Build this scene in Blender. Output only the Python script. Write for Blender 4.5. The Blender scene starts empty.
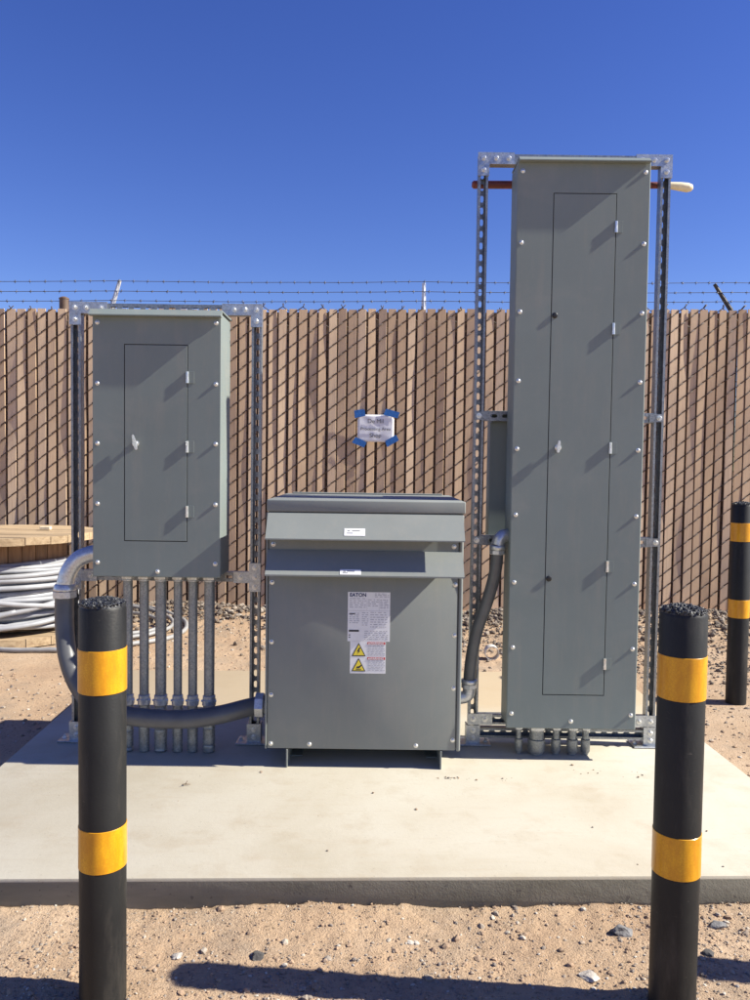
import bpy, bmesh, math, random
from mathutils import Vector, Matrix, noise
random.seed(7)
rad = math.radians
scn = bpy.context.scene
C = scn.collection

# ------------------------------------------------------------------ materials
def new_mat(name):
    m = bpy.data.materials.new(name); m.use_nodes = True
    nt = m.node_tree; b = nt.nodes['Principled BSDF']
    return m, nt, b
def N(nt, t, **kw):
    n = nt.nodes.new(t)
    for k, v in kw.items():
        if k in n.inputs.keys(): n.inputs[k].default_value = v
        else: setattr(n, k, v)
    return n
def L(nt, a, b): nt.links.new(a, b)
def coords(nt, scale=(1, 1, 1), kind='Object'):
    tc = N(nt, 'ShaderNodeTexCoord'); mp = N(nt, 'ShaderNodeMapping')
    mp.inputs['Scale'].default_value = scale
    L(nt, tc.outputs[kind], mp.inputs['Vector']); return mp.outputs['Vector']
def tex(nt, vec, scale, detail=4, rough=.55, dist=0):
    n = N(nt, 'ShaderNodeTexNoise'); n.inputs['Scale'].default_value = scale
    n.inputs['Detail'].default_value = detail; n.inputs['Roughness'].default_value = rough
    n.inputs['Distortion'].default_value = dist
    if vec is not None: L(nt, vec, n.inputs['Vector'])
    return n.outputs['Fac']
def ramp(nt, fac, stops):
    r = N(nt, 'ShaderNodeValToRGB'); e = r.color_ramp.elements
    while len(e) < len(stops): e.new(.5)
    for el, (p, c) in zip(e, stops):
        el.position = p; el.color = (c[0], c[1], c[2], 1) if len(c) == 3 else c
    L(nt, fac, r.inputs['Fac']); return r.outputs['Color']
def mix(nt, a, b, fac, mode='MIX'):
    m = N(nt, 'ShaderNodeMix'); m.data_type = 'RGBA'; m.blend_type = mode
    for s, v in ((m.inputs[6], a), (m.inputs[7], b), (m.inputs[0], fac)):
        if isinstance(v, (int, float)): s.default_value = v
        elif isinstance(v, tuple): s.default_value = (*v, 1)
        else: L(nt, v, s)
    return m.outputs[2]
def bump(nt, b, h, strength, dist):
    n = N(nt, 'ShaderNodeBump'); n.inputs['Strength'].default_value = strength; n.inputs['Distance'].default_value = dist
    L(nt, h, n.inputs['Height']); L(nt, n.outputs['Normal'], b.inputs['Normal'])
def g(v): return (v, v, v)

def simple(name, col, rough=.5, metal=0, var=.12, scale=20, bmp=0, bscale=200, bdist=.001, spec=.5, stretch=(1, 1, 1)):
    m, nt, b = new_mat(name); v = coords(nt, stretch)
    lo = tuple(c * (1 - var) for c in col); hi = tuple(min(1, c * (1 + var)) for c in col)
    L(nt, ramp(nt, tex(nt, v, scale), [(.3, lo), (.7, hi)]), b.inputs['Base Color'])
    b.inputs['Roughness'].default_value = rough; b.inputs['Metallic'].default_value = metal
    b.inputs['Specular IOR Level'].default_value = spec
    if bmp: bump(nt, b, tex(nt, v, bscale, 3), bmp, bdist)
    return m

def paint_mat(name, col):
    m, nt, b = new_mat(name); v = coords(nt)
    big = tex(nt, v, 2.3, 5, .6)
    c = ramp(nt, big, [(.3, tuple(x * .93 for x in col)), (.7, tuple(x * 1.07 for x in col))])
    dustv = coords(nt, (9, 9, 1.2))
    dust = ramp(nt, tex(nt, dustv, 2.0, 6, .7), [(.5, g(0)), (.8, g(.2))])
    c = mix(nt, c, (.36, .31, .25), dust)
    smg = ramp(nt, tex(nt, v, 3.4, 5, .6, .5), [(.55, g(0)), (.78, g(.30))])
    c = mix(nt, c, (.33, .31, .275), smg)
    spk = ramp(nt, tex(nt, v, 260, 2), [(.66, g(0)), (.74, g(.25))])
    c = mix(nt, c, (.40, .36, .30), spk)
    L(nt, c, b.inputs['Base Color'])
    L(nt, ramp(nt, tex(nt, v, 6, 4), [(.3, g(.46)), (.7, g(.62))]), b.inputs['Roughness'])
    b.inputs['Specular IOR Level'].default_value = .35
    bump(nt, b, mix(nt, tex(nt, v, 420, 2), tex(nt, v, 3.0, 2), .6), .12, .002)
    return m
M = {}
M['paint'] = paint_mat('gray_paint', (.182, .214, .207))
M['paint_transformer'] = paint_mat('gray_paint_transformer', (.210, .226, .217))
def galv(name, lo, hi, rough, metal=.75):
    m, nt, b = new_mat(name); v = coords(nt)
    vo = N(nt, 'ShaderNodeTexVoronoi'); vo.inputs['Scale'].default_value = 190; L(nt, v, vo.inputs['Vector'])
    sep = N(nt, 'ShaderNodeSeparateColor'); L(nt, vo.outputs['Color'], sep.inputs[0])
    mx = mix(nt, sep.outputs[0], tex(nt, v, 18, 5), .55)
    L(nt, ramp(nt, mx, [(.2, lo), (.8, hi)]), b.inputs['Base Color'])
    b.inputs['Metallic'].default_value = metal
    L(nt, ramp(nt, tex(nt, v, 40, 3), [(.3, g(rough - .08)), (.7, g(rough + .12))]), b.inputs['Roughness'])
    bump(nt, b, tex(nt, v, 300, 2), .08, .001)
    return m
M['galv'] = galv('galvanized_strut', (.20, .21, .225), (.36, .38, .40), .42, .8)  # darker tone for posts and rails, shade of the open channels put into colour
M['galv_plate'] = galv('galvanized_plate', (.36, .38, .40), (.58, .60, .62), .38, .8)  # lighter copy of the same steel, sky reflection put into its tone
M['conduit'] = galv('galvanized_conduit', (.20, .212, .216), (.34, .36, .365), .45, .6)
M['zinc'] = galv('zinc_bolt', (.62, .62, .60), (.82, .82, .80), .3, .8)
M['cast'] = galv('cast_fitting', (.50, .51, .52), (.70, .71, .72), .38, .7)
M['black_plug'] = simple('black_plug', (.012, .012, .013), .4)
M['hose'] = simple('gray_hose', (.095, .097, .102), .38, 0, .14, 14, .1, 150, .001)
M['hose_dark'] = simple('dark_hose', (.125, .126, .124), .36, 0, .14, 14, .1, 150, .001)
M['gap'] = simple('gap_shade', (.02, .02, .02), .8)
M['white_label'] = simple('label_white', (.74, .74, .76), .45, 0, .04, 30)
M['ink'] = simple('label_ink', (.03, .03, .035), .6, 0, .1)
M['ink_gray'] = simple('label_gray_print', (.36, .36, .40), .6, 0, .1)
M['ink_paper'] = simple('paper_print', (.10, .10, .12), .7, 0, .1)
M['ink_blue'] = simple('label_blue_ink', (.008, .025, .12), .6, 0, .1)
M['red'] = simple('label_red', (.55, .03, .03), .5, 0, .05)
M['yellow_label'] = simple('label_yellow', (.78, .62, .05), .5, 0, .05)
M['paper'] = simple('paper_white', (.72, .73, .78), .75, 0, .05, 25, .2, 30, .003)
M['bluetape'] = simple('blue_tape', (.02, .13, .42), .55, 0, .25, 60)
M['wire'] = simple('fence_wire', (.05, .03, .022), .55, 0, .3, 30)
M['barb'] = simple('barbed_steel', (.10, .10, .11), .5, .5, .3, 30)
M['post_dark'] = simple('fence_post_brown', (.12, .075, .05), .6, 0, .25, 15)
M['arm_light'] = galv('arm_galvanized', (.5, .5, .5), (.7, .7, .7), .4, .5)
M['arm_dark'] = simple('arm_dark_paint', (.035, .03, .03), .6, 0, .2, 20)
M['cable'] = simple('gray_cable', (.31, .315, .335), .42, 0, .12, 10)
M['cable_dark'] = simple('worn_cable', (.27, .265, .265), .5, 0, .2, 10)
M['pvc'] = simple('pvc_white', (.62, .60, .55), .5, 0, .12, 20)
M['stick_red'] = simple('red_handle', (.16, .035, .025), .5, 0, .35, 25)
M['stick_white'] = simple('pale_wood_tip', (.72, .62, .42), .55, 0, .12, 30)

# concrete
m, nt, b = new_mat('concrete'); v = coords(nt)
big = tex(nt, v, 1.3, 6, .62, .4); med = tex(nt, v, 7, 6, .65)
c = ramp(nt, big, [(.28, (.37, .325, .245)), (.5, (.435, .398, .322)), (.72, (.465, .438, .368))])
c = mix(nt, c, (.32, .25, .165), ramp(nt, med, [(.52, g(0)), (.8, g(.5))]))
# soil blown over the rear half of the pad
sx = N(nt, 'ShaderNodeSeparateXYZ'); L(nt, v, sx.inputs[0])
ma = N(nt, 'ShaderNodeMath'); ma.operation = 'MULTIPLY_ADD'; L(nt, big, ma.inputs[0]); ma.inputs[1].default_value = .9; L(nt, sx.outputs['Y'], ma.inputs[2])
c = mix(nt, c, (.41, .31, .19), ramp(nt, ma.outputs[0], [(.70, g(0)), (.98, g(.75))]))
c = mix(nt, c, (.27, .24, .20), ramp(nt, tex(nt, v, 90, 3), [(.64, g(0)), (.74, g(.55))]))
streak = tex(nt, coords(nt, (1.5, 14, 1)), 3, 5, .6)
c = mix(nt, c, (.37, .29, .205), ramp(nt, streak, [(.55, g(0)), (.8, g(.35))]))
L(nt, c, b.inputs['Base Color']); b.inputs['Roughness'].default_value = .85
bump(nt, b, mix(nt, tex(nt, v, 60, 5), tex(nt, v, 400, 2), .4), .35, .003)
M['concrete'] = m
# formed side faces of the slab: grey cement darker than the top, with air holes
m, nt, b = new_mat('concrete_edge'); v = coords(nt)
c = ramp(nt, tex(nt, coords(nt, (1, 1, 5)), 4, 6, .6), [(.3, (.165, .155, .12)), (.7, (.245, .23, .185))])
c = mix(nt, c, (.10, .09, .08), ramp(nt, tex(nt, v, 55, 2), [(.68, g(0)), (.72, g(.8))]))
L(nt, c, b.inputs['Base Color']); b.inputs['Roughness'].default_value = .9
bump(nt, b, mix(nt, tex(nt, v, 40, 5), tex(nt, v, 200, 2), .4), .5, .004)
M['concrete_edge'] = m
# dirt
m, nt, b = new_mat('dirt'); v = coords(nt)
c = ramp(nt, tex(nt, v, 1.1, 7, .65), [(.3, (.325, .21, .127)), (.5, (.41, .285, .18)), (.72, (.475, .36, .255))])
c = mix(nt, c, (.235, .19, .145), ramp(nt, tex(nt, v, 4, 6, .65), [(.5, g(0)), (.7, g(.6))]))
c = mix(nt, c, (.13, .09, .055), ramp(nt, tex(nt, v, 85, 4, .65), [(.56, g(0)), (.68, g(.8))]))
c = mix(nt, c, (.55, .47, .37), ramp(nt, tex(nt, v, 140, 3, .6), [(.63, g(0)), (.70, g(.7))]))
L(nt, c, b.inputs['Base Color']); b.inputs['Roughness'].default_value = .95
bump(nt, b, mix(nt, tex(nt, v, 45, 6, .7), tex(nt, v, 190, 4), .45), .9, .012)
M['dirt'] = m
def island_mat(name, stops, rough=.9, extra=None):
    m, nt, b = new_mat(name); geo = N(nt, 'ShaderNodeNewGeometry')
    c = ramp(nt, geo.outputs['Random Per Island'], stops)
    v = coords(nt)
    c = mix(nt, c, tex(nt, v, 60, 4), .18, 'OVERLAY')
    L(nt, c, b.inputs['Base Color']); b.inputs['Roughness'].default_value = rough
    bump(nt, b, tex(nt, v, 120, 4), .4, .004)
    return m
M['gravel'] = island_mat('gravel_stones', [(0, (.25, .175, .12)), (.35, (.36, .245, .16)), (.6, (.29, .24, .19)), (.8, (.17, .14, .12)), (.92, (.42, .36, .29)), (1, (.48, .44, .38))])
M['rubble'] = island_mat('rubble_stones', [(0, (.10, .08, .065)), (.4, (.20, .16, .125)), (.7, (.15, .115, .085)), (1, (.32, .27, .22))])
M['rock_gray'] = simple('gray_rock', (.17, .165, .165), .9, 0, .35, 35, .6, 90, .006)
M['rock_pale'] = simple('pale_rock', (.40, .36, .32), .9, 0, .3, 35, .6, 90, .006)
M['rock_dark'] = simple('dark_rock', (.07, .065, .062), .9, 0, .35, 35, .6, 90, .006)
# slats
m, nt, b = new_mat('fence_slats'); geo = N(nt, 'ShaderNodeNewGeometry'); v = coords(nt, (14, 14, 1.2))
c = ramp(nt, geo.outputs['Random Per Island'], [(0, (.47, .32, .20)), (.5, (.56, .40, .262)), (1, (.64, .475, .325))])
c = mix(nt, c, (.26, .165, .11), ramp(nt, tex(nt, v, 3, 6, .65), [(.5, g(0)), (.8, g(.5))]))
c = mix(nt, c, (.55, .42, .31), ramp(nt, tex(nt, v, 5, 4, .6), [(.58, g(0)), (.8, g(.35))]))
L(nt, c, b.inputs['Base Color']); b.inputs['Roughness'].default_value = .65
bump(nt, b, tex(nt, coords(nt, (60, 60, 3)), 3, 3), .2, .002)
M['slat'] = m
M['slat_gap_dark'] = simple('slat_gap_shade', (.12, .075, .046), .7, 0, .25, 12)  # dark brown used in place of shade between the slats
# bollard plastic and rough poured cap
m, nt, b = new_mat('black_sleeve'); v = coords(nt)
c = ramp(nt, tex(nt, v, 7, 5, .6), [(.3, (.008, .008, .0085)), (.7, (.014, .014, .0135))])
c = mix(nt, c, (.13, .11, .09), ramp(nt, tex(nt, coords(nt, (3, 3, .7)), 5, 6, .7), [(.52, g(0)), (.85, g(.35))]))
c = mix(nt, c, (.16, .14, .12), ramp(nt, tex(nt, coords(nt, (9, 9, 40)), 4, 3, .6), [(.70, g(0)), (.76, g(.3))]))
L(nt, c, b.inputs['Base Color']); b.inputs['Roughness'].default_value = .5; b.inputs['Specular IOR Level'].default_value = .35
bump(nt, b, tex(nt, v, 180, 3), .25, .0015); M['sleeve'] = m
m, nt, b = new_mat('tar_cap'); v = coords(nt)
c = ramp(nt, tex(nt, v, 130, 3), [(.4, (.012, .012, .014)), (.75, (.075, .08, .09))])
L(nt, c, b.inputs['Base Color']); b.inputs['Roughness'].default_value = .38
bump(nt, b, tex(nt, v, 160, 4), .8, .004); M['tar'] = m
m, nt, b = new_mat('yellow_tape'); v = coords(nt)
c = ramp(nt, tex(nt, coords(nt, (1.6, 1.6, .5)), 22, 6, .7), [(.36, (.56, .235, .004)), (.7, (.76, .385, .008))])
br = N(nt, 'ShaderNodeTexVoronoi'); br.inputs['Scale'].default_value = 150; br.feature = 'DISTANCE_TO_EDGE'; L(nt, v, br.inputs['Vector'])
c = mix(nt, c, (.52, .21, .004), ramp(nt, br.outputs['Distance'], [(.0, g(.5)), (.12, g(0))]))
c = mix(nt, c, (.30, .17, .03), ramp(nt, tex(nt, coords(nt, (4, 4, 1)), 14, 5, .7), [(.6, g(0)), (.8, g(.4))]))
L(nt, c, b.inputs['Base Color']); b.inputs['Roughness'].default_value = .32
b.inputs['Coat Weight'].default_value = .3; b.inputs['Coat Roughness'].default_value = .15
M['tape'] = m
# wood
def wood(name, a, d, stretch):
    m, nt, b = new_mat(name); v = coords(nt, stretch)
    c = ramp(nt, tex(nt, v, 3, 7, .65, .6), [(.28, d), (.6, a), (.8, tuple(min(1, x * 1.15) for x in a))])
    geo = N(nt, 'ShaderNodeNewGeometry')
    c = mix(nt, c, ramp(nt, geo.outputs['Random Per Island'], [(0, g(.35)), (1, g(.65))]), .5, 'OVERLAY')
    L(nt, c, b.inputs['Base Color']); b.inputs['Roughness'].default_value = .8
    bump(nt, b, tex(nt, v, 8, 4), .4, .003); return m
M['wood_top'] = wood('weathered_planks', (.42, .31, .19), (.22, .145, .08), (1.2, 14, 14))
M['wood_drum'] = wood('drum_staves', (.33, .20, .11), (.17, .095, .05), (14, 14, 1.2))

# ------------------------------------------------------------------ mesh helpers
def box(bm, x0, x1, y0, y1, z0, z1, bev=0.0, seg=1):
    t = bmesh.new(); bmesh.ops.create_cube(t, size=1)
    for v in t.verts:
        v.co = Vector(((x0 + x1) / 2 + v.co.x * (x1 - x0), (y0 + y1) / 2 + v.co.y * (y1 - y0), (z0 + z1) / 2 + v.co.z * (z1 - z0)))
    if bev: bmesh.ops.bevel(t, geom=list(t.edges), offset=bev, segments=seg, affect='EDGES', profile=.5)
    merge(bm, t)
def merge(bm, t, mat=None):
    mp = [bm.verts.new(mat @ v.co if mat else v.co) for v in t.verts]
    t.verts.index_update()
    for f in t.faces:
        try:
            nf = bm.faces.new([mp[v.index] for v in f.verts]); nf.smooth = f.smooth
        except ValueError: pass
    t.free()
def prism(bm, pts, y0, y1):
    """polygon in x,z (counter-clockwise seen from -y) pulled from y0 to y1"""
    a = [bm.verts.new((x, y0, z)) for x, z in pts]; d = [bm.verts.new((x, y1, z)) for x, z in pts]
    bm.faces.new(a); bm.faces.new(d[::-1]); n = len(pts)
    for i in range(n): bm.faces.new((a[i], d[i], d[(i + 1) % n], a[(i + 1) % n]))
def prism_x(bm, pts, x0, x1):
    """polygon in y,z pulled from x0 to x1"""
    a = [bm.verts.new((x0, y, z)) for y, z in pts]; d = [bm.verts.new((x1, y, z)) for y, z in pts]
    bm.faces.new(a); bm.faces.new(d[::-1]); n = len(pts)
    for i in range(n): bm.faces.new((a[i], d[i], d[(i + 1) % n], a[(i + 1) % n]))
def tube(bm, pts, r, n=12, caps=True, smooth=True):
    pts = [Vector(p) for p in pts]; rs = r if isinstance(r, (list, tuple)) else [r] * len(pts)
    rings = []; prev = None
    for i, p in enumerate(pts):
        t = (pts[min(i + 1, len(pts) - 1)] - pts[max(i - 1, 0)]).normalized()
        if prev is None:
            up = Vector((0, 0, 1)) if abs(t.z) < .9 else Vector((0, 1, 0)); u = t.cross(up).normalized()
        else: u = (prev - t * prev.dot(t)).normalized()
        prev = u; w = t.cross(u)
        rings.append([bm.verts.new(p + (u * math.cos(2 * math.pi * k / n) + w * math.sin(2 * math.pi * k / n)) * rs[i]) for k in range(n)])
    for a, d in zip(rings, rings[1:]):
        for k in range(n):
            f = bm.faces.new((a[k], a[(k + 1) % n], d[(k + 1) % n], d[k])); f.smooth = smooth
    if caps: bm.faces.new(rings[0][::-1]); bm.faces.new(rings[-1])
def lathe(bm, c, prof, axis='z', n=24, smooth=True, closed=False):
    """prof: list of (radius, offset along axis)"""
    ax = {'x': (Vector((1, 0, 0)), Vector((0, 1, 0)), Vector((0, 0, 1))), 'y': (Vector((0, 1, 0)), Vector((0, 0, 1)), Vector((1, 0, 0))),
          'z': (Vector((0, 0, 1)), Vector((1, 0, 0)), Vector((0, 1, 0)))}[axis]
    c = Vector(c); rings = []
    for r, o in prof:
        rings.append([bm.verts.new(c + ax[0] * o + (ax[1] * math.cos(2 * math.pi * k / n) + ax[2] * math.sin(2 * math.pi * k / n)) * max(r, 1e-5)) for k in range(n)])
    pr = list(zip(rings, rings[1:])) + ([(rings[-1], rings[0])] if closed else [])
    for a, d in pr:
        for k in range(n):
            f = bm.faces.new((a[k], a[(k + 1) % n], d[(k + 1) % n], d[k])); f.smooth = smooth
    if not closed: bm.faces.new(rings[0][::-1]); bm.faces.new(rings[-1])
def smooth_path(pts, sub=8):
    P = [Vector(p) for p in pts]; out = []
    Q = [P[0] * 2 - P[1]] + P + [P[-1] * 2 - P[-2]]
    for i in range(1, len(Q) - 2):
        a, b_, c, d = Q[i - 1:i + 3]
        for s in range(sub):
            t = s / sub
            out.append(.5 * ((2 * b_) + (c - a) * t + (2 * a - 5 * b_ + 4 * c - d) * t * t + (3 * b_ - a - 3 * c + d) * t ** 3))
    out.append(P[-1]); return out
def worldloc(o):
    v = Vector((0, 0, 0))
    while o: v += o.location; o = o.parent
    return v
def obj(name, bm, mat, parent=None, angle=None):
    """link bm (in world metres, before the thing is turned) as one mesh object"""
    if parent:
        off = worldloc(parent)
        for v in bm.verts: v.co -= off
    bmesh.ops.recalc_face_normals(bm, faces=bm.faces)
    me = bpy.data.meshes.new(name); bm.to_mesh(me); bm.free()
    if angle is not None: me.shade_smooth(); me.set_sharp_from_angle(angle=rad(angle))
    me.materials.append(mat); o = bpy.data.objects.new(name, me); C.objects.link(o)
    if parent: o.parent = parent
    return o
def tag(o, label, cat, group=None, kind=None):
    if label: o['label'] = label
    if cat: o['category'] = cat
    if group: o['group'] = group
    if kind: o['kind'] = kind
    return o
def thing(name, label, cat, loc, group=None):
    o = bpy.data.objects.new(name, None); o.empty_display_size = .1; C.objects.link(o); o.location = loc
    return tag(o, label, cat, group)
def inst(name, me, loc, parent, rot=None):
    o = bpy.data.objects.new(name, me); C.objects.link(o); o.parent = parent
    o.location = Vector(loc) - worldloc(parent)
    if rot: o.rotation_euler = rot
    return o
def struct(o): o['kind'] = 'structure'; return o
def text(bm, s, size, x, y, z, align='CENTER', bold=.0):
    cu = bpy.data.curves.new('t', 'FONT'); cu.body = s; cu.size = size; cu.align_x = align; cu.extrude = .0002; cu.offset = bold
    o = bpy.data.objects.new('t', cu); C.objects.link(o)
    dg = bpy.context.evaluated_depsgraph_get(); me = bpy.data.meshes.new_from_object(o.evaluated_get(dg))
    t = bmesh.new(); t.from_mesh(me); merge(bm, t, Matrix.Translation((x, y, z)) @ Matrix.Rotation(rad(90), 4, 'X'))
    bpy.data.objects.remove(o); bpy.data.curves.remove(cu); bpy.data.meshes.remove(me)

# shared small meshes: built once, facing -y
def mesh_of(name, bm, mat, angle=None):
    bmesh.ops.recalc_face_normals(bm, faces=bm.faces)
    me = bpy.data.meshes.new(name); bm.to_mesh(me); bm.free(); me.materials.append(mat)
    if angle: me.shade_smooth(); me.set_sharp_from_angle(angle=rad(angle))
    return me
t = bmesh.new(); lathe(t, (0, 0, 0), [(.0092, 0), (.0092, -.001), (.0070, -.0014), (.0066, -.0038), (.0045, -.0056), (.0012, -.0062)], 'y', 14)
COVER_BOLT = mesh_of('cover_screw', t, M['zinc'], 40)
t = bmesh.new(); lathe(t, (0, 0, 0), [(.0115, 0), (.0115, -.002)], 'y', 16, False); lathe(t, (0, 0, 0), [(.0085, -.002), (.0085, -.008), (.0075, -.009)], 'y', 6, False)
lathe(t, (0, 0, 0), [(.004, -.009), (.0036, -.014)], 'y', 10)
HEX_BOLT = mesh_of('hex_bolt', t, M['zinc'])
t = bmesh.new(); lathe(t, (0, 0, 0), [(.005, -.022), (.005, .022)], 'z', 12); lathe(t, (0, 0, 0), [(.0056, -.0225), (.0056, -.008)], 'z', 12)
for v in t.verts: v.co.y = v.co.y * .5 - .0028
BARREL = mesh_of('hinge_barrel', t, M['zinc'], 40)

# ------------------------------------------------------------------ ground
GZ = -.092
SLAB_C, SLAB_YAW = Vector((0.0, 3.45)), rad(2.0)
def slab_local(x, y):
    dx, dy = x - SLAB_C.x, y - SLAB_C.y
    c, s = math.cos(SLAB_YAW), math.sin(SLAB_YAW)
    return dx * c + dy * s, -dx * s + dy * c
def ground_z(x, y):
    n = noise.noise
    z = GZ + .010 * n((x * 1.7, y * 1.7, 3)) + .006 * n((x * 6, y * 6, 1)) + .0045 * n((x * 19, y * 19, 7)) + .0032 * n((x * 43, y * 43, 2))
    lx, ly = slab_local(x, y)
    d = max(abs(lx) - 1.47, abs(ly) - 1.168)
    if 0 <= d < .25: z += (1 - d / .25) ** 2 * (.012 + .018 * n((x * 2.3, y * 2.3, 9)))
    if d < -.03: z = min(z, GZ - .01)
    m_ = max(0, 1 - abs(y - 6.75) / 1.0)                     # low bank of rubble against the fence
    z += m_ * m_ * (.06 + .05 * n((x * .9, y, 4)))
    return z
def axis(spans):
    out = []
    for a, d, s in spans:
        k = max(1, round((d - a) / s)); out += [a + (d - a) * i / k for i in range(k)]
    out.append(spans[-1][1]); return out
def grow(a, d, first):
    out = [a]; s = first
    while out[-1] < d: out.append(out[-1] + s); s *= 1.35
    return out
xs = [-x for x in grow(4.2, 400, .3)][::-1] + axis([(-4.2, -1.5, .045), (-1.5, 1.5, .011), (1.5, 4.2, .045)])[1:-1] + grow(4.2, 400, .3)
ys = [-y for y in grow(.5, 400, .3)][::-1] + axis([(-.5, 1.5, .08), (1.5, 2.36, .0095), (2.36, 7.2, .035)])[1:-1] + grow(7.2, 600, .3)
bm = bmesh.new(); grid = [[bm.verts.new((x, y, ground_z(x, y) if abs(x) < 12 and -3 < y < 14 else GZ)) for x in xs] for y in ys]
for r0, r1 in zip(grid, grid[1:]):
    for i in range(len(xs) - 1):
        f = bm.faces.new((r0[i], r0[i + 1], r1[i + 1], r1[i])); f.smooth = True
struct(obj('ground', bm, M['dirt']))

# concrete pad, turned 2 degrees, with a slightly rounded arris
bm = bmesh.new(); box(bm, -1.47, 1.47, -1.168, 1.168, -.10, 0, .007, 2)
bmesh.ops.bisect_plane(bm, geom=bm.verts[:] + bm.edges[:] + bm.faces[:], plane_co=(0, 0, -.011), plane_no=(0, 0, 1))
o = obj('concrete_pad', bm, M['concrete']); o.data.materials.append(M['concrete_edge'])
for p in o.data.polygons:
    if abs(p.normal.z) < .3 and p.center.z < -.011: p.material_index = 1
o.location = (SLAB_C.x, SLAB_C.y, 0); o.rotation_euler.z = SLAB_YAW; o.data.shade_smooth(); o.data.set_sharp_from_angle(angle=rad(35))
struct(o)

# loose stones
def stones(name, mat, pts, label_kind='stuff', sub=1):
    base = bmesh.new(); bmesh.ops.create_icosphere(base, subdivisions=sub, radius=1)
    bv = [v.co.copy() for v in base.verts]; bf = [[v.index for v in f.verts] for f in base.faces]; base.free()
    V = []; Fc = []
    for (x, y, z, s) in pts:
        k = len(V); R_ = Matrix.Rotation(random.random() * 6.28, 3, 'Z') @ Matrix.Rotation(random.uniform(-.5, .5), 3, 'X')
        sx, sy, sz = s * random.uniform(.75, 1.35), s * random.uniform(.75, 1.2), s * random.uniform(.45, .85)
        sd = random.random() * 99
        for co in bv:
            q = co * (1 + .35 * noise.noise(co * 1.3 + Vector((sd, sd, 0))) + random.uniform(-.12, .12))
            q = R_ @ Vector((q.x * sx, q.y * sy, q.z * sz)); V.append((x + q.x, y + q.y, z + q.z))
        Fc += [[k + i for i in f] for f in bf]
    me = bpy.data.meshes.new(name); me.from_pydata(V, [], Fc); me.materials.append(mat)
    o = bpy.data.objects.new(name, me); C.objects.link(o); o['kind'] = 'stuff'; return o
def off_slab(x, y, m_=.0):
    lx, ly = slab_local(x, y); return abs(lx) > 1.47 + m_ or abs(ly) > 1.168 + m_
pts = []
while len(pts) < 9000:
    x, y = random.uniform(-1.3, 1.3), random.uniform(1.55, 2.36)
    if not off_slab(x, y, .002): continue
    if noise.noise((x * 3, y * 3, 5)) + random.uniform(-.6, .6) < -.1: continue
    s = .0015 + .0035 * random.random() ** 2 + (.007 * random.random() if random.random() < .08 else 0)
    pts.append((x, y, ground_z(x, y) + s * .2, s))
while len(pts) < 16000:
    x, y = random.uniform(-4, 4), random.uniform(2.4, 6.9)
    if not off_slab(x, y, .01): continue
    if noise.noise((x * 1.5, y * 1.5, 8)) + random.uniform(-.6, .6) < 0: continue
    s = .004 + .008 * random.random() ** 2
    pts.append((x, y, ground_z(x, y) + s * .2, s))
tag(stones('gravel', M['gravel'], pts, sub=1), 'fine tan gravel scattered over the bare dirt around the concrete pad', 'gravel')
pts = []
while len(pts) < 9000:
    x, y = random.uniform(-4.4, 4.4), 6.9 - abs(random.gauss(0, .62))
    if y < 5.2 or noise.noise((x * .8, y * .9, 2)) * .9 + random.uniform(-.5, .5) + (y - 6.3) * .7 < -.12: continue
    s = .006 + .022 * random.random() ** 3
    pts.append((x, y, ground_z(x, y) + s * .3 + random.random() * .012, s))
for cx, cy, n_, sp in ((-2.75, 4.6, 420, .22), (1.9, 5.7, 1500, .6), (2.6, 5.0, 900, .45), (.6, 5.9, 700, .5)):
    for _ in range(n_):
        x, y = random.gauss(cx, sp), random.gauss(cy, sp * .6)
        if off_slab(x, y, .03): s = .004 + .014 * random.random() ** 3; pts.append((x, y, ground_z(x, y) + s * .3, s))
tag(stones('rubble', M['rubble'], pts, sub=1), 'gray broken rubble heaped along the foot of the slatted fence', 'rubble')
pts = []
for cx, cy, n_, sp in ((.30, 3.03, 16, .03), (.42, 3.03, 9, .08), (.95, 3.10, 14, .10), (-.1, 2.9, 6, .5), (.2, 2.6, 8, .7), (-.8, 2.8, 5, .3)):
    for _ in range(n_):
        x, y = random.gauss(cx, sp), random.gauss(cy, sp * .35)
        if not off_slab(x, y, -.05): s = .0015 + .005 * random.random() ** 3; pts.append((x, y, s * .4, s))
tag(stones('debris', M['gravel'], pts, sub=1), 'small crumbs of dirt and grit lying on the concrete pad', 'grit')
def rock(x, y, s, mat, label, sq=.6):
    bm = bmesh.new(); bmesh.ops.create_icosphere(bm, subdivisions=3, radius=1); sd = random.random() * 90; cuts = [(Vector((random.gauss(0, 1), random.gauss(0, 1), random.gauss(.3, .8))).normalized(), random.uniform(.55, .85)) for _ in range(9)]
    for v in bm.verts:
        q = v.co.copy()
        for nn, dd in cuts:
            if q.dot(nn) > dd: q -= nn * (q.dot(nn) - dd)
        k = 1.1 + .3 * noise.noise(q * 1.3 + Vector((sd, 0, 0))) + .16 * noise.noise(q * 4 + Vector((0, sd, 0)))
        v.co = Vector((x + q.x * k * s * 1.2, y + q.y * k * s, ground_z(x, y) + s * .25 + q.z * k * s * sq))
    o = thing('rock', label, 'rock', (x, y, ground_z(x, y)), 'larger rocks on the dirt before the pad')
    p = obj('stone', bm, mat, o, 25); return o
def rock1(x, y, s, mat, label, sq=.6):
    o = rock(x, y, s, mat, label, sq); ch = o.children[0]
    ch.parent = None; ch.location = o.location; ch.name = 'rock'
    for k in ('label', 'category', 'group'): ch[k] = o[k]
    bpy.data.objects.remove(o); ch.name = 'rock'; return ch
rock1(.700, 2.17, .025, M['rock_gray'], 'rounded gray rock beside the right front bollard, close to the pad edge')
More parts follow.
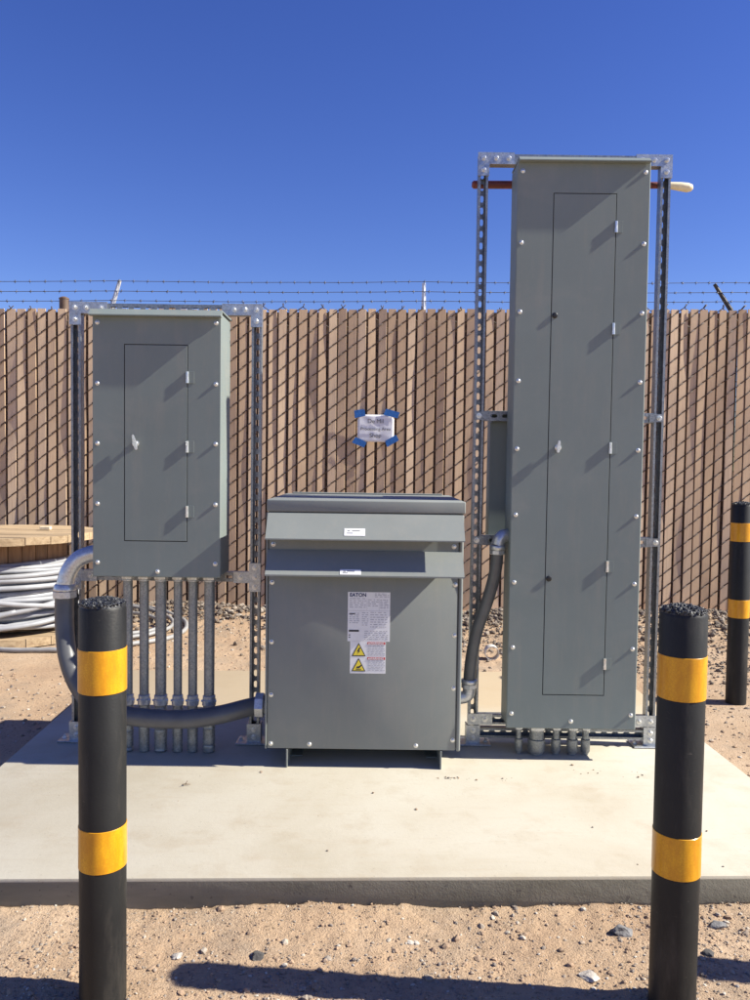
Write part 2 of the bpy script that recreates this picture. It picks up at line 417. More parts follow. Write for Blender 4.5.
rock1(.565, 1.985, .022, M['rock_pale'], 'flat pale rock half sunk in dirt, left of the right front bollard', .3)
rock1(-.292, 2.05, .016, M['rock_dark'], 'small dark rock alone on the dirt below the middle of the pad')
rock1(-.50, 2.04, .013, M['rock_pale'], 'small pale rock just right of the left front bollard', .4)
rock1(.905, 2.08, .014, M['rock_dark'], 'small dark rock right of the right front bollard')
rock1(.985, 2.21, .019, M['rock_gray'], 'gray rock at the far right against the pad edge')

# ------------------------------------------------------------------ slotted steel channel
W = .0413
def channel(bm, length, mat):
    """channel along +z from 0, open towards -y, slotted back at +y; mat places it"""
    t = bmesh.new(); h = W / 2; th = .0026; P_ = .049
    box(t, -h, -h + th, -h, h, 0, length); box(t, h - th, h, -h, h, 0, length)
    box(t, -h + th, -h + .0095, -h, -h + th, 0, length); box(t, h - .0095, h - th, -h, -h + th, 0, length)
    n = int(length / P_); rest = (length - n * P_) / 2
    hx = h - th
    def sheet(z0, z1): box(t, -hx, hx, h - th, h, z0, z1)
    if rest > 1e-4: sheet(0, rest); sheet(length - rest, length)
    for i in range(n):
        z0 = rest + i * P_; zc = z0 + P_ / 2
        hole = [(.0072, zc - .008), (.0072, zc + .008), (.0035, zc + .0142), (-.0035, zc + .0142), (-.0072, zc + .008), (-.0072, zc - .008), (-.0035, zc - .0142), (.0035, zc - .0142)]
        outer = [(hx, zc - .012), (hx, zc + .012), (hx, z0 + P_), (-hx, z0 + P_), (-hx, zc + .012), (-hx, zc - .012), (-hx, z0), (hx, z0)]
        rr = []
        for yy in (h - th, h):
            rr.append(([t.verts.new((x, yy, z)) for x, z in hole], [t.verts.new((x, yy, z)) for x, z in outer]))
        for k in range(8):
            k2 = (k + 1) % 8
            for hv, ov in rr: t.faces.new((hv[k], hv[k2], ov[k2], ov[k]))
            t.faces.new((rr[0][0][k], rr[0][0][k2], rr[1][0][k2], rr[1][0][k]))
    merge(bm, t, mat)
def post_mesh(x, y, z0, z1): 
    bm = bmesh.new(); channel(bm, z1 - z0, Matrix.Translation((x, y, z0))); return bm
def rail_mesh(x0, x1, y, z, front=True):
    # lies along x; the slotted back faces the camera side when front is True
    bm = bmesh.new()
    R_ = Matrix.Rotation(rad(90), 4, 'Y') @ Matrix.Rotation(rad(180 if front else 0), 4, 'Z')
    channel(bm, x1 - x0, Matrix.Translation((x0, y, z)) @ R_); return bm
def bracket(fr, pts, y, bolts, th=.006):
    bm = bmesh.new(); prism(bm, pts, y - th, y); b_ = obj('bracket', bm, M['galv_plate'], fr)
    for x, z in bolts: inst('bolt', HEX_BOLT, (x, y - th, z), b_, (0, random.random(), 0))
    return b_
def rect(x0, x1, z0, z1): return [(x0, z0), (x1, z0), (x1, z1), (x0, z1)]
def foot(fr, x, y, side):
    bm = bmesh.new(); h = W / 2 + .003
    # saddle gripping the post, welded to a floor plate
    prism(bm, rect(x - h, x + h, .008, .085), y - W / 2 - .007, y - W / 2 - .001)
    box(bm, x - h - .006, x - h, y - W / 2 - .007, y + W / 2 + .004, .008, .085); box(bm, x + h, x + h + .006, y - W / 2 - .007, y + W / 2 + .004, .008, .085)
    box(bm, x - .075, x + .075, y - .05, y + .05, .001, .008, .002)
    f = obj('foot', bm, M['galv_plate'], fr)
    for z in (.03, .062): inst('bolt', HEX_BOLT, (x, y - W / 2 - .007, z), f)
    for sx in (-.058, .058): inst('anchor_bolt', HEX_BOLT, (x + sx, y, .008), f, (rad(-90), 0, 0))

# ---- left strut frame
FY = 3.405
fl = thing('strut_frame', 'short galvanized strut frame carrying the wall cabinet left of the transformer', 'strut frame', (-.886, FY, 0), 'galvanized strut frames on the pad')
xl, xr, top = -1.266, -.506, 1.862
for x in (xl, xr): obj('post', post_mesh(x, FY, .002, top), M['galv'], fl)
yb = FY - W / 2 - .001
RY = FY + .0006
for z in (top - .021, .716): obj('rail', rail_mesh(xl + .022, xr - .022, RY, z), M['galv'], fl)
h = .024
bracket(fl, [(xl - h, top - .092), (xl + h, top - .092), (xl + h, top - .044), (xl + .135, top - .044), (xl + .135, top + .004), (xl - h, top + .004)], yb,
        [(xl, top - .068), (xl, top - .020), (xl + .047, top - .020), (xl + .11, top - .020)])
bracket(fl, [(xr - .145, top - .044), (xr - h, top - .044), (xr - h, top - .092), (xr + h, top - .092), (xr + h, top + .004), (xr - .145, top + .004)], yb,
        [(xr, top - .068), (xr, top - .020), (xr - .047, top - .020), (xr - .094, top - .020)])
bracket(fl, [(xr - .09, .692), (xr - h, .692), (xr - h, .655), (xr + h, .655), (xr + h, .777), (xr - h, .777), (xr - h, .740), (xr - .09, .740)], yb,
        [(xr, .675), (xr, .716), (xr, .757), (xr - .062, .716)])
bracket(fl, [(xl - h, .655), (xl + h, .655), (xl + h, .692), (xl + .09, .692), (xl + .09, .740), (xl + h, .740), (xl + h, .777), (xl - h, .777)], yb,
        [(xl, .675), (xl, .716), (xl, .757), (xl + .062, .716)])
for x, s in ((xl, -1), (xr, 1)): foot(fl, x, FY, s)

# ---- right strut frame
FY2 = 3.43
fr = thing('strut_frame', 'tall galvanized strut frame carrying the full height cabinet right of the transformer', 'strut frame', (.818, FY2, 0), 'galvanized strut frames on the pad')
al, ar, top2 = .436, 1.201, 2.508
yb2 = FY2 - W / 2 - .001; RY2 = FY2 + .0006
for x in (al, ar): obj('post', post_mesh(x, FY2, .002, top2), M['galv'], fr)
for z in (top2 - .021, 1.415, .885, .108, .050): obj('rail', rail_mesh(al + .022, ar - .022, RY2, z, z > .5), M['galv'], fr)
bracket(fr, [(al - h, top2 - .092), (al + h, top2 - .092), (al + h, top2 - .044), (al + .128, top2 - .044), (al + .128, top2 + .004), (al - h, top2 + .004)], yb2,
        [(al, top2 - .068), (al, top2 - .020), (al + .052, top2 - .020), (al + .104, top2 - .020)])
bracket(fr, [(ar - .128, top2 - .044), (ar - h, top2 - .044), (ar - h, top2 - .092), (ar + h, top2 - .092), (ar + h, top2 + .004), (ar - .128, top2 + .004)], yb2,
        [(ar, top2 - .068), (ar, top2 - .020), (ar - .052, top2 - .020), (ar - .104, top2 - .020)])
bracket(fr, [(al - h, .088), (al + .082, .088), (al + .082, .136), (al - h, .136)], yb2, [(al, .112), (al + .05, .112)])
bracket(fr, [(ar - .082, .088), (ar + h, .088), (ar + h, .136), (ar - .082, .136)], yb2, [(ar, .112), (ar - .05, .112)])
for z in (1.415, .885):
    bracket(fr, rect(al - .020, al + .030, z - .017, z + .017), yb2, [(al, z)], .004).data.materials[0] = M['galv']
    bracket(fr, rect(ar - .042, ar + .018, z - .017, z + .017), yb2, [(ar, z)], .004).data.materials[0] = M['galv']
for x, s in ((al, -1), (ar, 1)): foot(fr, x, FY2, s)

# ------------------------------------------------------------------ cabinets
def cabinet(root, x0, x1, z0, z1, yf, depth, door, hinges, bolts_l, bolts_r, bottom_bolt, lid_over, lid_h, pmat, lid_x):
    bm = bmesh.new(); box(bm, x0 + .003, x1 - .003, yf + .004, yf + depth, z0 + .003, z1 - .004, .002)
    # the cavity front is behind the cover: a dark sheet stands in for shade in the door gap
    obj('box', bm, pmat, root)
    dx0, dx1, dz0, dz1 = door
    # cover: one sheet with the door opening cut out, rolled outer edge
    bm = bmesh.new(); e = .003
    o0 = [(x0 + e, z0 + e), (x1 - e, z0 + e), (x1 - e, z1 - e), (x0 + e, z1 - e)]
    o1 = [(x0, z0), (x1, z0), (x1, z1), (x0, z1)]
    i0 = [(dx0, dz0), (dx1, dz0), (dx1, dz1), (dx0, dz1)]
    ra = [bm.verts.new((x, yf, z)) for x, z in o0]; rb = [bm.verts.new((x, yf, z)) for x, z in i0]
    rc = [bm.verts.new((x, yf + .0038, z)) for x, z in i0]
    rd = [bm.verts.new((x, yf + e, z)) for x, z in o1]; re_ = [bm.verts.new((x, yf + .018, z)) for x, z in o1]
    for k in range(4):
        k2 = (k + 1) % 4
        bm.faces.new((ra[k], ra[k2], rb[k2], rb[k])); bm.faces.new((rb[k], rb[k2], rc[k2], rc[k]))
        bm.faces.new((ra[k], ra[k2], rd[k2], rd[k])); bm.faces.new((rd[k], rd[k2], re_[k2], re_[k]))
    cov = obj('cover', bm, pmat, root)
    bm = bmesh.new(); box(bm, dx0 - .012, dx1 + .012, yf + .0025, yf + .0032, dz0 - .012, dz1 + .012); obj('gap_shade_sheet', bm, M['gap'], root)  # near-black sheet painted as the shade inside the gap
    gp = .0032
    bm = bmesh.new(); box(bm, dx0 + gp, dx1 - gp, yf - .0002, yf + .0022, dz0 + gp, dz1 - gp, .0008); dr = obj('door', bm, pmat, root)
    for hz in hinges:
        bm = bmesh.new(); box(bm, dx1 + .002, dx1 + .026, yf - .0018, yf - .0004, hz - .024, hz + .024, .001)
        box(bm, dx1 - .007, dx1 + .0035, yf - .0042, yf - .0003, hz - .0235, hz + .0235, .001)
        hg = obj('hinge', bm, pmat, root); inst('hinge_barrel', BARREL, (dx1 - .0015, yf - .0026, hz), hg)
    for z in bolts_l: inst('screw', COVER_BOLT, (x0 + .020, yf, z), root)
    for z in bolts_r: inst('screw', COVER_BOLT, (x1 - .020, yf, z), root)
    if bottom_bolt: inst('screw', COVER_BOLT, (*[bottom_bolt[0], yf], bottom_bolt[1]), root)
    # drip lid: top sheet with sloped front lip
    bm = bmesh.new()
    prism_x(bm, [(yf - lid_over, z1 - lid_h + .001), (yf - lid_over, z1 - lid_h - .003), (yf - .0012, z1 - lid_h - .003), (yf - .0012, z1 + .0015), (yf + depth + .004, z1 + .0015), (yf + depth + .004, z1 + .008), (yf - .004, z1 + .006)],
            x0 - lid_x, x1 + lid_x - .003)
    obj('lid', bm, pmat, root, 30)
    return dr
def lever(dr, x, y, z, lean, length, name='latch'):
    bm = bmesh.new(); lathe(bm, (x, y, z), [(.013, 0), (.013, -.003), (.009, -.004), (.008, -.009), (.002, -.011)], 'y', 18)
    t = bmesh.new()
    prism(t, [(-.005, -length * .42), (.005, -length * .42), (.0085, 0), (.004, length * .58), (-.004, length * .58), (-.0085, 0)], -.0155, -.0085)
    bmesh.ops.bevel(t, geom=list(t.edges), offset=.0025, segments=2, affect='EDGES')
    merge(bm, t, Matrix.Translation((x, y, z)) @ Matrix.Rotation(lean, 4, 'Y'))
    return obj(name, bm, M['zinc'], dr, 40)
def plug(dr, x, y, z):
    bm = bmesh.new(); lathe(bm, (x, y, z), [(.0115, 0), (.0115, -.003), (.0085, -.005), (.002, -.0045)], 'y', 18); return obj('lock_plug', bm, M['black_plug'], dr, 40)

# left cabinet
cl = thing('electrical_cabinet', 'short gray steel panel cabinet hung above a row of vertical conduits', 'cabinet', (-.868, 3.27, .741), 'gray electrical cabinets')
dr = cabinet(cl, -1.121, -.613, .741, 1.792, 3.172, .21, (-.996, -.744, .884, 1.663), (1.535, 1.262, 1.005),
             (1.746, 1.508, 1.271, 1.032, .798), (1.749, 1.510, 1.274, 1.034, .797), (-.862, .764), .029, .020, M['paint'], .006)
lever(dr, -.95, 3.172, 1.272, rad(-14), .062)
# tall cabinet
ct = thing('electrical_cabinet', 'full height gray steel panel cabinet with one narrow door and five hinges', 'cabinet', (.812, 3.30, .134), 'gray electrical cabinets')
bz = [2.372, 2.092, 1.819, 1.545, 1.273, 1.007, .733, .467, .195]
dr = cabinet(ct, .549, 1.075, .134, 2.420, 3.222, .165, (.692, .944, .273, 2.288), (2.157, 1.756, 1.281, .803, .405),
             bz, bz, (.812, .166), .026, .012, M['paint'], -.003)
lever(dr, .733, 3.222, 1.280, rad(6), .05)
for z in (1.806, .750): plug(dr, .708, 3.222, z)
ct.rotation_euler.z = rad(-.35)
# junction box behind it
bm = bmesh.new(); box(bm, .497, .66, FY2 + W / 2 + .003, FY2 + .15, .865, 1.44, .004, 2)
jb = thing('junction_box', 'narrow gray junction box half hidden behind the full height cabinet', 'junction box', (.58, FY2 + .08, .865))
obj('box', bm, M['paint'], jb, 40)
bm = bmesh.new(); box(bm, .492, .665, FY2 + W / 2 - .003 + .004, FY2 + W / 2 + .0028, .90, 1.388, .0006); obj('cover', bm, M['paint'], jb)

# ------------------------------------------------------------------ transformer
tr = thing('transformer', 'squat gray ventilated transformer with two sloped hoods and warning labels', 'transformer', (-.034, 3.45, 0))
X0, X1, Y0, Y1 = -.417, .346, 3.117, 3.78
PT = M['paint_transformer']
bm = bmesh.new(); box(bm, X0 + .008, X1 - .008, Y0 + .01, Y1, .078, 1.012, .002); obj('core_housing', bm, PT, tr)
bm = bmesh.new(); box(bm, X0 + .004, X1 - .016, Y0, Y0 + .0095, .076, .800, .0025, 2); fp = obj('front_panel', bm, PT, tr, 40)
bm = bmesh.new(); box(bm, X0 + .004, X1 - .016, Y0 + .001, Y0 + .0095, .803, 1.012, .0015); obj('vent_panel', bm, PT, tr, 40)
for sx in (X0 - .006, X1 - .012):
    bm = bmesh.new(); box(bm, sx, sx + .015 if sx > 0 else sx + .008, Y0 - .007 if sx > 0 else Y0 - .003, Y1 + .004, .074, 1.010, .0065 if sx > 0 else .003, 3); obj('side_panel', bm, PT, tr, 40)
bm = bmesh.new(); box(bm, X0 - .004, X1 + .008, Y0 - .008, Y1 + .02, 1.0135, 1.061, .005, 3)
ld = obj('lid', bm, PT, tr, 40)
bm = bmesh.new(); box(bm, X0 + .03, X1 - .03, Y1 - .03, Y1 - .005, 1.0612, 1.068, .002); obj('seam', bm, PT, ld)
def hood(z1, zlip, z0, out, stick, txt):
    bm = bmesh.new(); ya = Y0 - .0015
    # sloped sheet, folded lip, open ends and underside
    th = .002
    prism_x(bm, [(ya, z1), (ya, z1 - .004), (ya - out + th, zlip - .001), (ya - out + th, z0), (ya - out, z0), (ya - out, zlip), (ya - .006, z1)], X0 + .001, X1 - .001)
    hd = obj('hood', bm, PT, tr)
    return hd
h1 = hood(1.009, .916, .911, .084, None, None)
h2 = hood(.864, .778, .772, .084, None, None)
def sticker(hd, x0, x1, zc, zh, yc, slope, lines):
    bm = bmesh.new(); box(bm, x0, x1, -.0007, 0, -zh / 2, zh / 2)
    mt = Matrix.Translation((0, yc, zc)) @ Matrix.Rotation(slope, 4, 'X')
    bmesh.ops.transform(bm, matrix=mt, verts=bm.verts); s = obj('sticker', bm, M['white_label'], hd)
    bm = bmesh.new()
    for a, d, z in lines: box(bm, x0 + a, x0 + d, -.0013, -.0008, z - .0014, z + .0014)
    bmesh.ops.transform(bm, matrix=mt, verts=bm.verts); obj('print', bm, M['ink'], s)
ya = Y0 - .0015
sl = math.atan2(.078, .093)
k = .72; sticker(h1, -.116, -.036, 1.009 - .093 * k, .034, ya - .006 - .078 * k - .0012, -sl, [(.012, .022, .006), (.03, .06, .006), (.01, .034, -.005)])
sticker(h2, -.130, -.050, .864 - .086 * .86, .024, ya - .006 - .078 * .86 - .0012, -math.atan2(.078, .086), [(.012, .022, .002), (.026, .056, .003), (.01, .030, -.005)])
for x, z in ((X0 + .022, .885), (X1 - .034, .885)): inst('screw', COVER_BOLT, (x, Y0 + .001, z), tr)
for z in (.735, .50, .29, .095):
    inst('screw', COVER_BOLT, (X0 + .018, Y0, z), tr)
for z in (.735, .535, .325, .118): inst('screw', COVER_BOLT, (X1 - .026, Y0, z), tr)
for x in (-.246, .175): inst('screw', COVER_BOLT, (x, Y0, .094), tr)
# base channels
for x, s in ((-.335, 1), (.274, -1)):
    bm = bmesh.new(); a, d = sorted((x, x + s * .05))
    box(bm, x - .003, x + .003, Y0 - .004, Y1 - .02, .001, .073, .001)
    box(bm, a, d, Y0 + .12, Y1 - .02, .001, .006); box(bm, a, d, Y0 + .12, Y1 - .02, .067, .0725)
    obj('base_rail', bm, PT, tr)
bm = bmesh.new(); box(bm, -.33, .27, Y0 + .33, Y0 + .335, .002, .072); obj('cross_member', bm, PT, tr)
# rating label
yl = Y0 - .0006
bm = bmesh.new(); box(bm, -.101, .065, yl - .0006, yl, .507, .702, .0002); rl = obj('rating_label', bm, M['white_label'], fp)
yt = yl - .0012
bm = bmesh.new(); text(bm, 'EATON', .0195, -.094, yt, .684, 'LEFT', .0006); obj('lettering', bm, M['ink_blue'], rl)
bm = bmesh.new()
rr = random.Random(3)
for (x0, x1, z0, z1, dz) in ((.005, .06, .681, .696, .006), (-.094, -.03, .634, .676, .0085), (-.022, .02, .64, .672, .008), (.026, .058, .634, .672, .0065), (-.094, -.055, .575, .618, .0075), (-.045, -.02, .57, .62, .008), (-.012, .055, .556, .622, .0095), (-.035, .058, .512, .548, .008)):
    z = z1
    while z > z0:
        x = x0
        while x < x1 - .004:
            w_ = min(rr.uniform(.004, .016), x1 - x); box(bm, x, x + w_, yt, yt + .0003, z - .0012, z + .0012); x += w_ + rr.uniform(.002, .008)
        z -= dz
for z in (.628,): box(bm, -.099, .063, yt, yt + .0003, z, z + .0008)
for x in (-.026, .0225): box(bm, x, x + .0007, yt, yt + .0003, .63, .676)
obj('fine_print', bm, M['ink_gray'], rl)
bm = bmesh.new(); box(bm, -.096, -.056, yt, yt + .0003, .545, .5525)
box(bm, -.095, -.072, yt, yt + .0003, .614, .6175); box(bm, -.096, -.09, yt, yt + .0003, .53, .534); box(bm, -.096, -.09, yt, yt + .0003, .521, .525); obj('bold_print', bm, M['ink'], rl)
# warning label
yl2 = Y0 - .0006
bm = bmesh.new(); box(bm, -.090, .050, yl2 - .0006, yl2, .380, .5066, .0002); wl = obj('warning_label', bm, M['white_label'], fp)
for k, zc in enumerate((.448, .388)):
    bm = bmesh.new(); box(bm, -.022, .048, yt, yt + .0003, zc + .047, zc + .0565); bar = obj('header', bm, M['red'], wl)
    bm = bmesh.new(); text(bm, 'WARNING', .0112, .0155, yt - .0004, zc + .0478, 'CENTER', .0003)
    prism(bm, [(-.020, zc + .0485), (-.011, zc + .0485), (-.0155, zc + .0555)], yt - .0006, yt - .0003); obj('lettering', bm, M['white_label'], bar)
    bm = bmesh.new(); prism(bm, [(-.084, zc), (-.028, zc), (-.056, zc + .0535)], yt, yt + .0003); tri = obj('warning_triangle', bm, M['ink'], wl)
    bm = bmesh.new(); prism(bm, [(-.078, zc + .004), (-.034, zc + .004), (-.056, zc + .046)], yt - .0004, yt - .0001); obj('field', bm, M['yellow_label'], tri)
    bm = bmesh.new()
    if k == 0:   # lightning flash
        prism(bm, [(-.062, zc + .008), (-.050, zc + .021), (-.055, zc + .022), (-.048, zc + .034), (-.055, zc + .034), (-.063, zc + .0185), (-.057, zc + .0185)], yt - .0007, yt - .0005)
    else:        # hand and hot surface
        prism(bm, [(-.066, zc + .007), (-.045, zc + .007), (-.045, zc + .010), (-.066, zc + .010)], yt - .0007, yt - .0005)
        prism(bm, [(-.064, zc + .013), (-.052, zc + .013), (-.044, zc + .022), (-.046, zc + .027), (-.054, zc + .021), (-.064, zc + .019)], yt - .0007, yt - .0005)
    obj('symbol', bm, M['ink'], tri)
    bm = bmesh.new(); z = zc + .042
    while z > zc + .004:
        x = -.020
        while x < .044:
            w_ = rr.uniform(.005, .015); box(bm, x, min(x + w_, .047), yt, yt + .0003, z - .0009, z + .0009); x += w_ + rr.uniform(.002, .006)
        z -= .0062
    obj('fine_print', bm, M['ink_gray'], wl)

# ------------------------------------------------------------------ conduits
def fitting(bm, c, r, prof, axis, n=6):
    lathe(bm, c, prof, axis, n, False)
xs6 = [(-1.012, .019), (-.945, .019), (-.876, .0225), (-.806, .0175), (-.744, .0185), (-.676, .0215)]
names6 = ['steel conduit farthest left in the row, mostly hidden behind the striped bollard', 'steel conduit just clear of the left bollard, in the row under the short cabinet',
          'thick steel conduit third from the left bollard in the row of six', 'slim steel conduit fourth in the row under the short cabinet',
          'steel conduit fifth in the row, between a slim and a thick one', 'thick steel conduit at the end of the row nearest the transformer']
for (x, r), lb in zip(xs6, names6):
    y = 3.275
    c0 = thing('conduit', lb, 'conduit', (x, y, 0), 'vertical conduits under the short cabinet')
    bm = bmesh.new(); tube(bm, [(x, y, .225), (x, y, .742)], r, 20); obj('pipe', bm, M['conduit'], c0, 40)
    bm = bmesh.new(); lathe(bm, (x, y, .742), [(r + .007, -.022), (r + .008, -.018), (r + .008, -.001)], 'z', 8, False); lathe(bm, (x, y, .742), [(r + .004, -.03), (r + .004, -.0225)], 'z', 20); obj('connector', bm, M['cast'], c0)
    bm = bmesh.new(); lathe(bm, (x, y, .225), [(r + .004, -.028), (r + .007, -.026), (r + .007, -.004), (r + .0045, -.002), (r + .0045, .012), (r + .002, .014)], 'z', 20); cp = obj('coupling', bm, M['cast'], c0, 40)
    for sx in (-1, 1):
        bm = bmesh.new(); lathe(bm, (x + sx * (r + .006), y - .006, .216), [(.0045, -.004), (.0045, .004)], 'x', 6, False); obj('set_screw', bm, M['zinc'], cp)
    bm = bmesh.new(); rs = []; ps = []
    for i in range(26): ps.append((x, y, .002 + i * .0078)); rs.append(r + (.0035 if i % 2 else .001) + random.uniform(0, .0015))
    tube(bm, ps, rs, 16); obj('stub', bm, M['conduit'], c0, 40)
for x, r, lb in ((.690, .030, 'wide conduit stub under the full height cabinet, nearest its left corner'), (.772, .014, 'thin conduit stub between the wide and the medium one under the full height cabinet'), (.840, .017, 'medium conduit stub under the middle of the full height cabinet, below its bottom screw'), (.895, .013, 'thin conduit stub farthest right under the full height cabinet, beside the medium one'), (.615, .011, 'thinnest conduit stub under the left corner of the full height cabinet')):
    y = 3.305
    c0 = thing('conduit', lb, 'conduit', (x, y, 0), 'conduit stubs under the full height cabinet')
    bm = bmesh.new(); tube(bm, [(x, y, .002), (x, y, .134)], r, 20); obj('pipe', bm, M['conduit'], c0, 40)
    bm = bmesh.new(); lathe(bm, (x, y, .134), [(r + .006, -.03), (r + .008, -.026), (r + .008, -.001)], 'z', 8, False); obj('connector', bm, M['cast'], c0)
    bm = bmesh.new(); lathe(bm, (x, y, .04), [(r + .003, -.03), (r + .006, -.024), (r + .006, .024), (r + .003, .026)], 'z', 20); obj('coupling', bm, M['conduit'], c0, 40)

# large flexible conduit: short cabinet -> round behind the bollard -> transformer
lf = thing('flexible_conduit', 'fat gray flexible conduit looping from the short cabinet side round to the transformer', 'flexible conduit', (-1.2, 3.2, .2), 'flexible conduits to the transformer')
el = smooth_path([(-1.119, 3.285, .822), (-1.17, 3.282, .818), (-1.222, 3.275, .792), (-1.255, 3.268, .742), (-1.268, 3.265, .690)], 8)
bm = bmesh.new(); tube(bm, el, [.034] * (len(el) - 4) + [.0345, .035, .035, .035], 24); obj('elbow', bm, M['cast'], lf, 50)
bm = bmesh.new(); lathe(bm, (-1.119, 3.285, .822), [(.044, -.012), (.047, -.010), (.047, -.002)], 'x', 8, False); obj('locknut', bm, M['cast'], lf)
bm = bmesh.new(); lathe(bm, (-1.269, 3.265, .66), [(.040, -.022), (.049, -.019), (.049, .006)], 'z', 8, False); lathe(bm, (-1.269, 3.265, .66), [(.045, .006), (.045, .016), (.040, .032), (.036, .036)], 'z', 24); obj('connector', bm, M['cast'], lf)
hp = smooth_path([(-1.269, 3.265, .66), (-1.270, 3.26, .60), (-1.262, 3.245, .51), (-1.238, 3.215, .405), (-1.188, 3.18, .31), (-1.11, 3.15, .232), (-1.00, 3.14, .196), (-.87, 3.14, .181), (-.74, 3.155, .176), (-.62, 3.19, .183), (-.52, 3.24, .196), (-.470, 3.262, .203)], 10)
bm = bmesh.new(); tube(bm, hp, .037, 24); obj('hose', bm, M['hose'], lf, 60)
bm = bmesh.new(); lathe(bm, (-.47, 3.262, .203), [(.043, -.012), (.052, -.010), (.052, .022), (.045, .024)], 'x', 8, False); lathe(bm, (-.47, 3.262, .203), [(.036, .024), (.036, .050)], 'x', 20); obj('connector', bm, M['cast'], lf)

# dark flexible conduit: transformer -> full height cabinet
rf = thing('flexible_conduit', 'slimmer dark flexible conduit rising from the transformer to the full height cabinet', 'flexible conduit', (.42, 3.32, .2), 'flexible conduits to the transformer')
e1 = smooth_path([(.552, 3.315, .915), (.535, 3.31, .913), (.518, 3.306, .898), (.511, 3.304, .874)], 8)
bm = bmesh.new(); tube(bm, e1, .028, 20); obj('elbow', bm, M['cast'], rf, 50)
bm = bmesh.new(); lathe(bm, (.511, 3.304, .862), [(.028, -.026), (.033, -.023), (.033, -.008)], 'z', 8, False); lathe(bm, (.511, 3.304, .862), [(.034, -.006), (.034, .010), (.029, .014)], 'z', 20); obj('connector', bm, M['cast'], rf)
hp = smooth_path([(.511, 3.304, .862), (.508, 3.305, .80), (.495, 3.31, .72), (.468, 3.315, .62), (.436, 3.32, .52), (.417, 3.325, .42), (.409, 3.33, .34), (.407, 3.33, .300)], 10)
bm = bmesh.new(); tube(bm, hp, .0255, 20); obj('hose', bm, M['hose_dark'], rf, 60)
bm = bmesh.new(); lathe(bm, (.407, 3.33, .288), [(.027, -.022), (.033, -.018), (.033, -.002)], 'z', 8, False); lathe(bm, (.407, 3.33, .288), [(.030, -.001), (.034, .002), (.034, .016), (.029, .018)], 'z', 20); obj('connector', bm, M['cast'], rf)
e2 = smooth_path([(.407, 3.33, .270), (.404, 3.33, .245), (.390, 3.33, .230), (.348, 3.33, .222)], 8)
bm = bmesh.new(); tube(bm, e2, .026, 18); obj('elbow', bm, M['cast'], rf, 50)

# ------------------------------------------------------------------ bollards
BR = .0543
def bollard_master():
    o = thing('bollard', None, 'bollard', (0, 0, 0), 'black and yellow striped bollards')
    bm = bmesh.new(); lathe(bm, (0, 0, 0), [(BR, -.40), (BR, .947), (BR - .003, .953)], 'z', 48); obj('sleeve', bm, M['sleeve'], o, 40)
    # rough poured cap of clumped tar and chippings
    bm = bmesh.new()
    rn = random.Random(5)
    rings = [(BR - .0035, .947), (BR - .003, .955), (BR * .85, .961), (BR * .6, .966), (BR * .3, .969), (.001, .970)]
    lathe(bm, (0, 0, 0), rings, 'z', 32)
    base = bmesh.new(); bmesh.ops.create_icosphere(base, subdivisions=1, radius=1)
    for i in range(620):
        r_, a = BR * .97 * math.sqrt(rn.random()), rn.random() * 6.283; s = rn.uniform(.0014, .0040)
        z = .956 + .012 * (1 - (r_ / BR) ** 2) + rn.uniform(-.002, .004)
        t = base.copy()
        for v in t.verts: v.co *= rn.uniform(.7, 1.25)
        merge(bm, t, Matrix.Translation((r_ * math.cos(a), r_ * math.sin(a), z)) @ Matrix.Scale(s, 4))
    base.free(); obj('rough_cap', bm, M['tar'], o)
    for z0, z1 in ((.753, .855), (.332, .432)):
        bm = bmesh.new(); lathe(bm, (0, 0, 0), [(BR + .0006, z0), (BR + .0014, z0 + .0008), (BR + .0014, z1 - .0008), (BR + .0006, z1)], 'z', 48)
        tp = obj('reflective_band', bm, M['tape'], o, 40)
    return o
bo = bollard_master()
def place_bollard(x, y, dz, rz, label, first=False):
    if first: o = bo
    else:
        o = bo.copy(); C.objects.link(o)
        for ch in bo.children:
            c = ch.copy(); C.objects.link(c); c.parent = o
    o.location = (x, y, GZ + dz); o.rotation_euler.z = rz; o['label'] = label; return o
BDEF = [(-.638, 1.87, .0, .4, 'striped black bollard standing before the short cabinet and its conduits'),
        (.730, 1.87, .003, 2.6, 'striped black bollard standing before the full height cabinet, beside a rounded gray rock'),
        (2.022, 4.40, .147, 4.0, 'far striped bollard standing alone near the rubble by the fence'),
        (2.055, 1.915, .0, 5.2, 'striped bollard off to the right whose shadow falls across the dirt')]
for i, (x, y, dz, rz, lb) in enumerate(BDEF):
    if i: place_bollard(x, y, dz, rz, lb)
place_bollard(*BDEF[0], first=True)

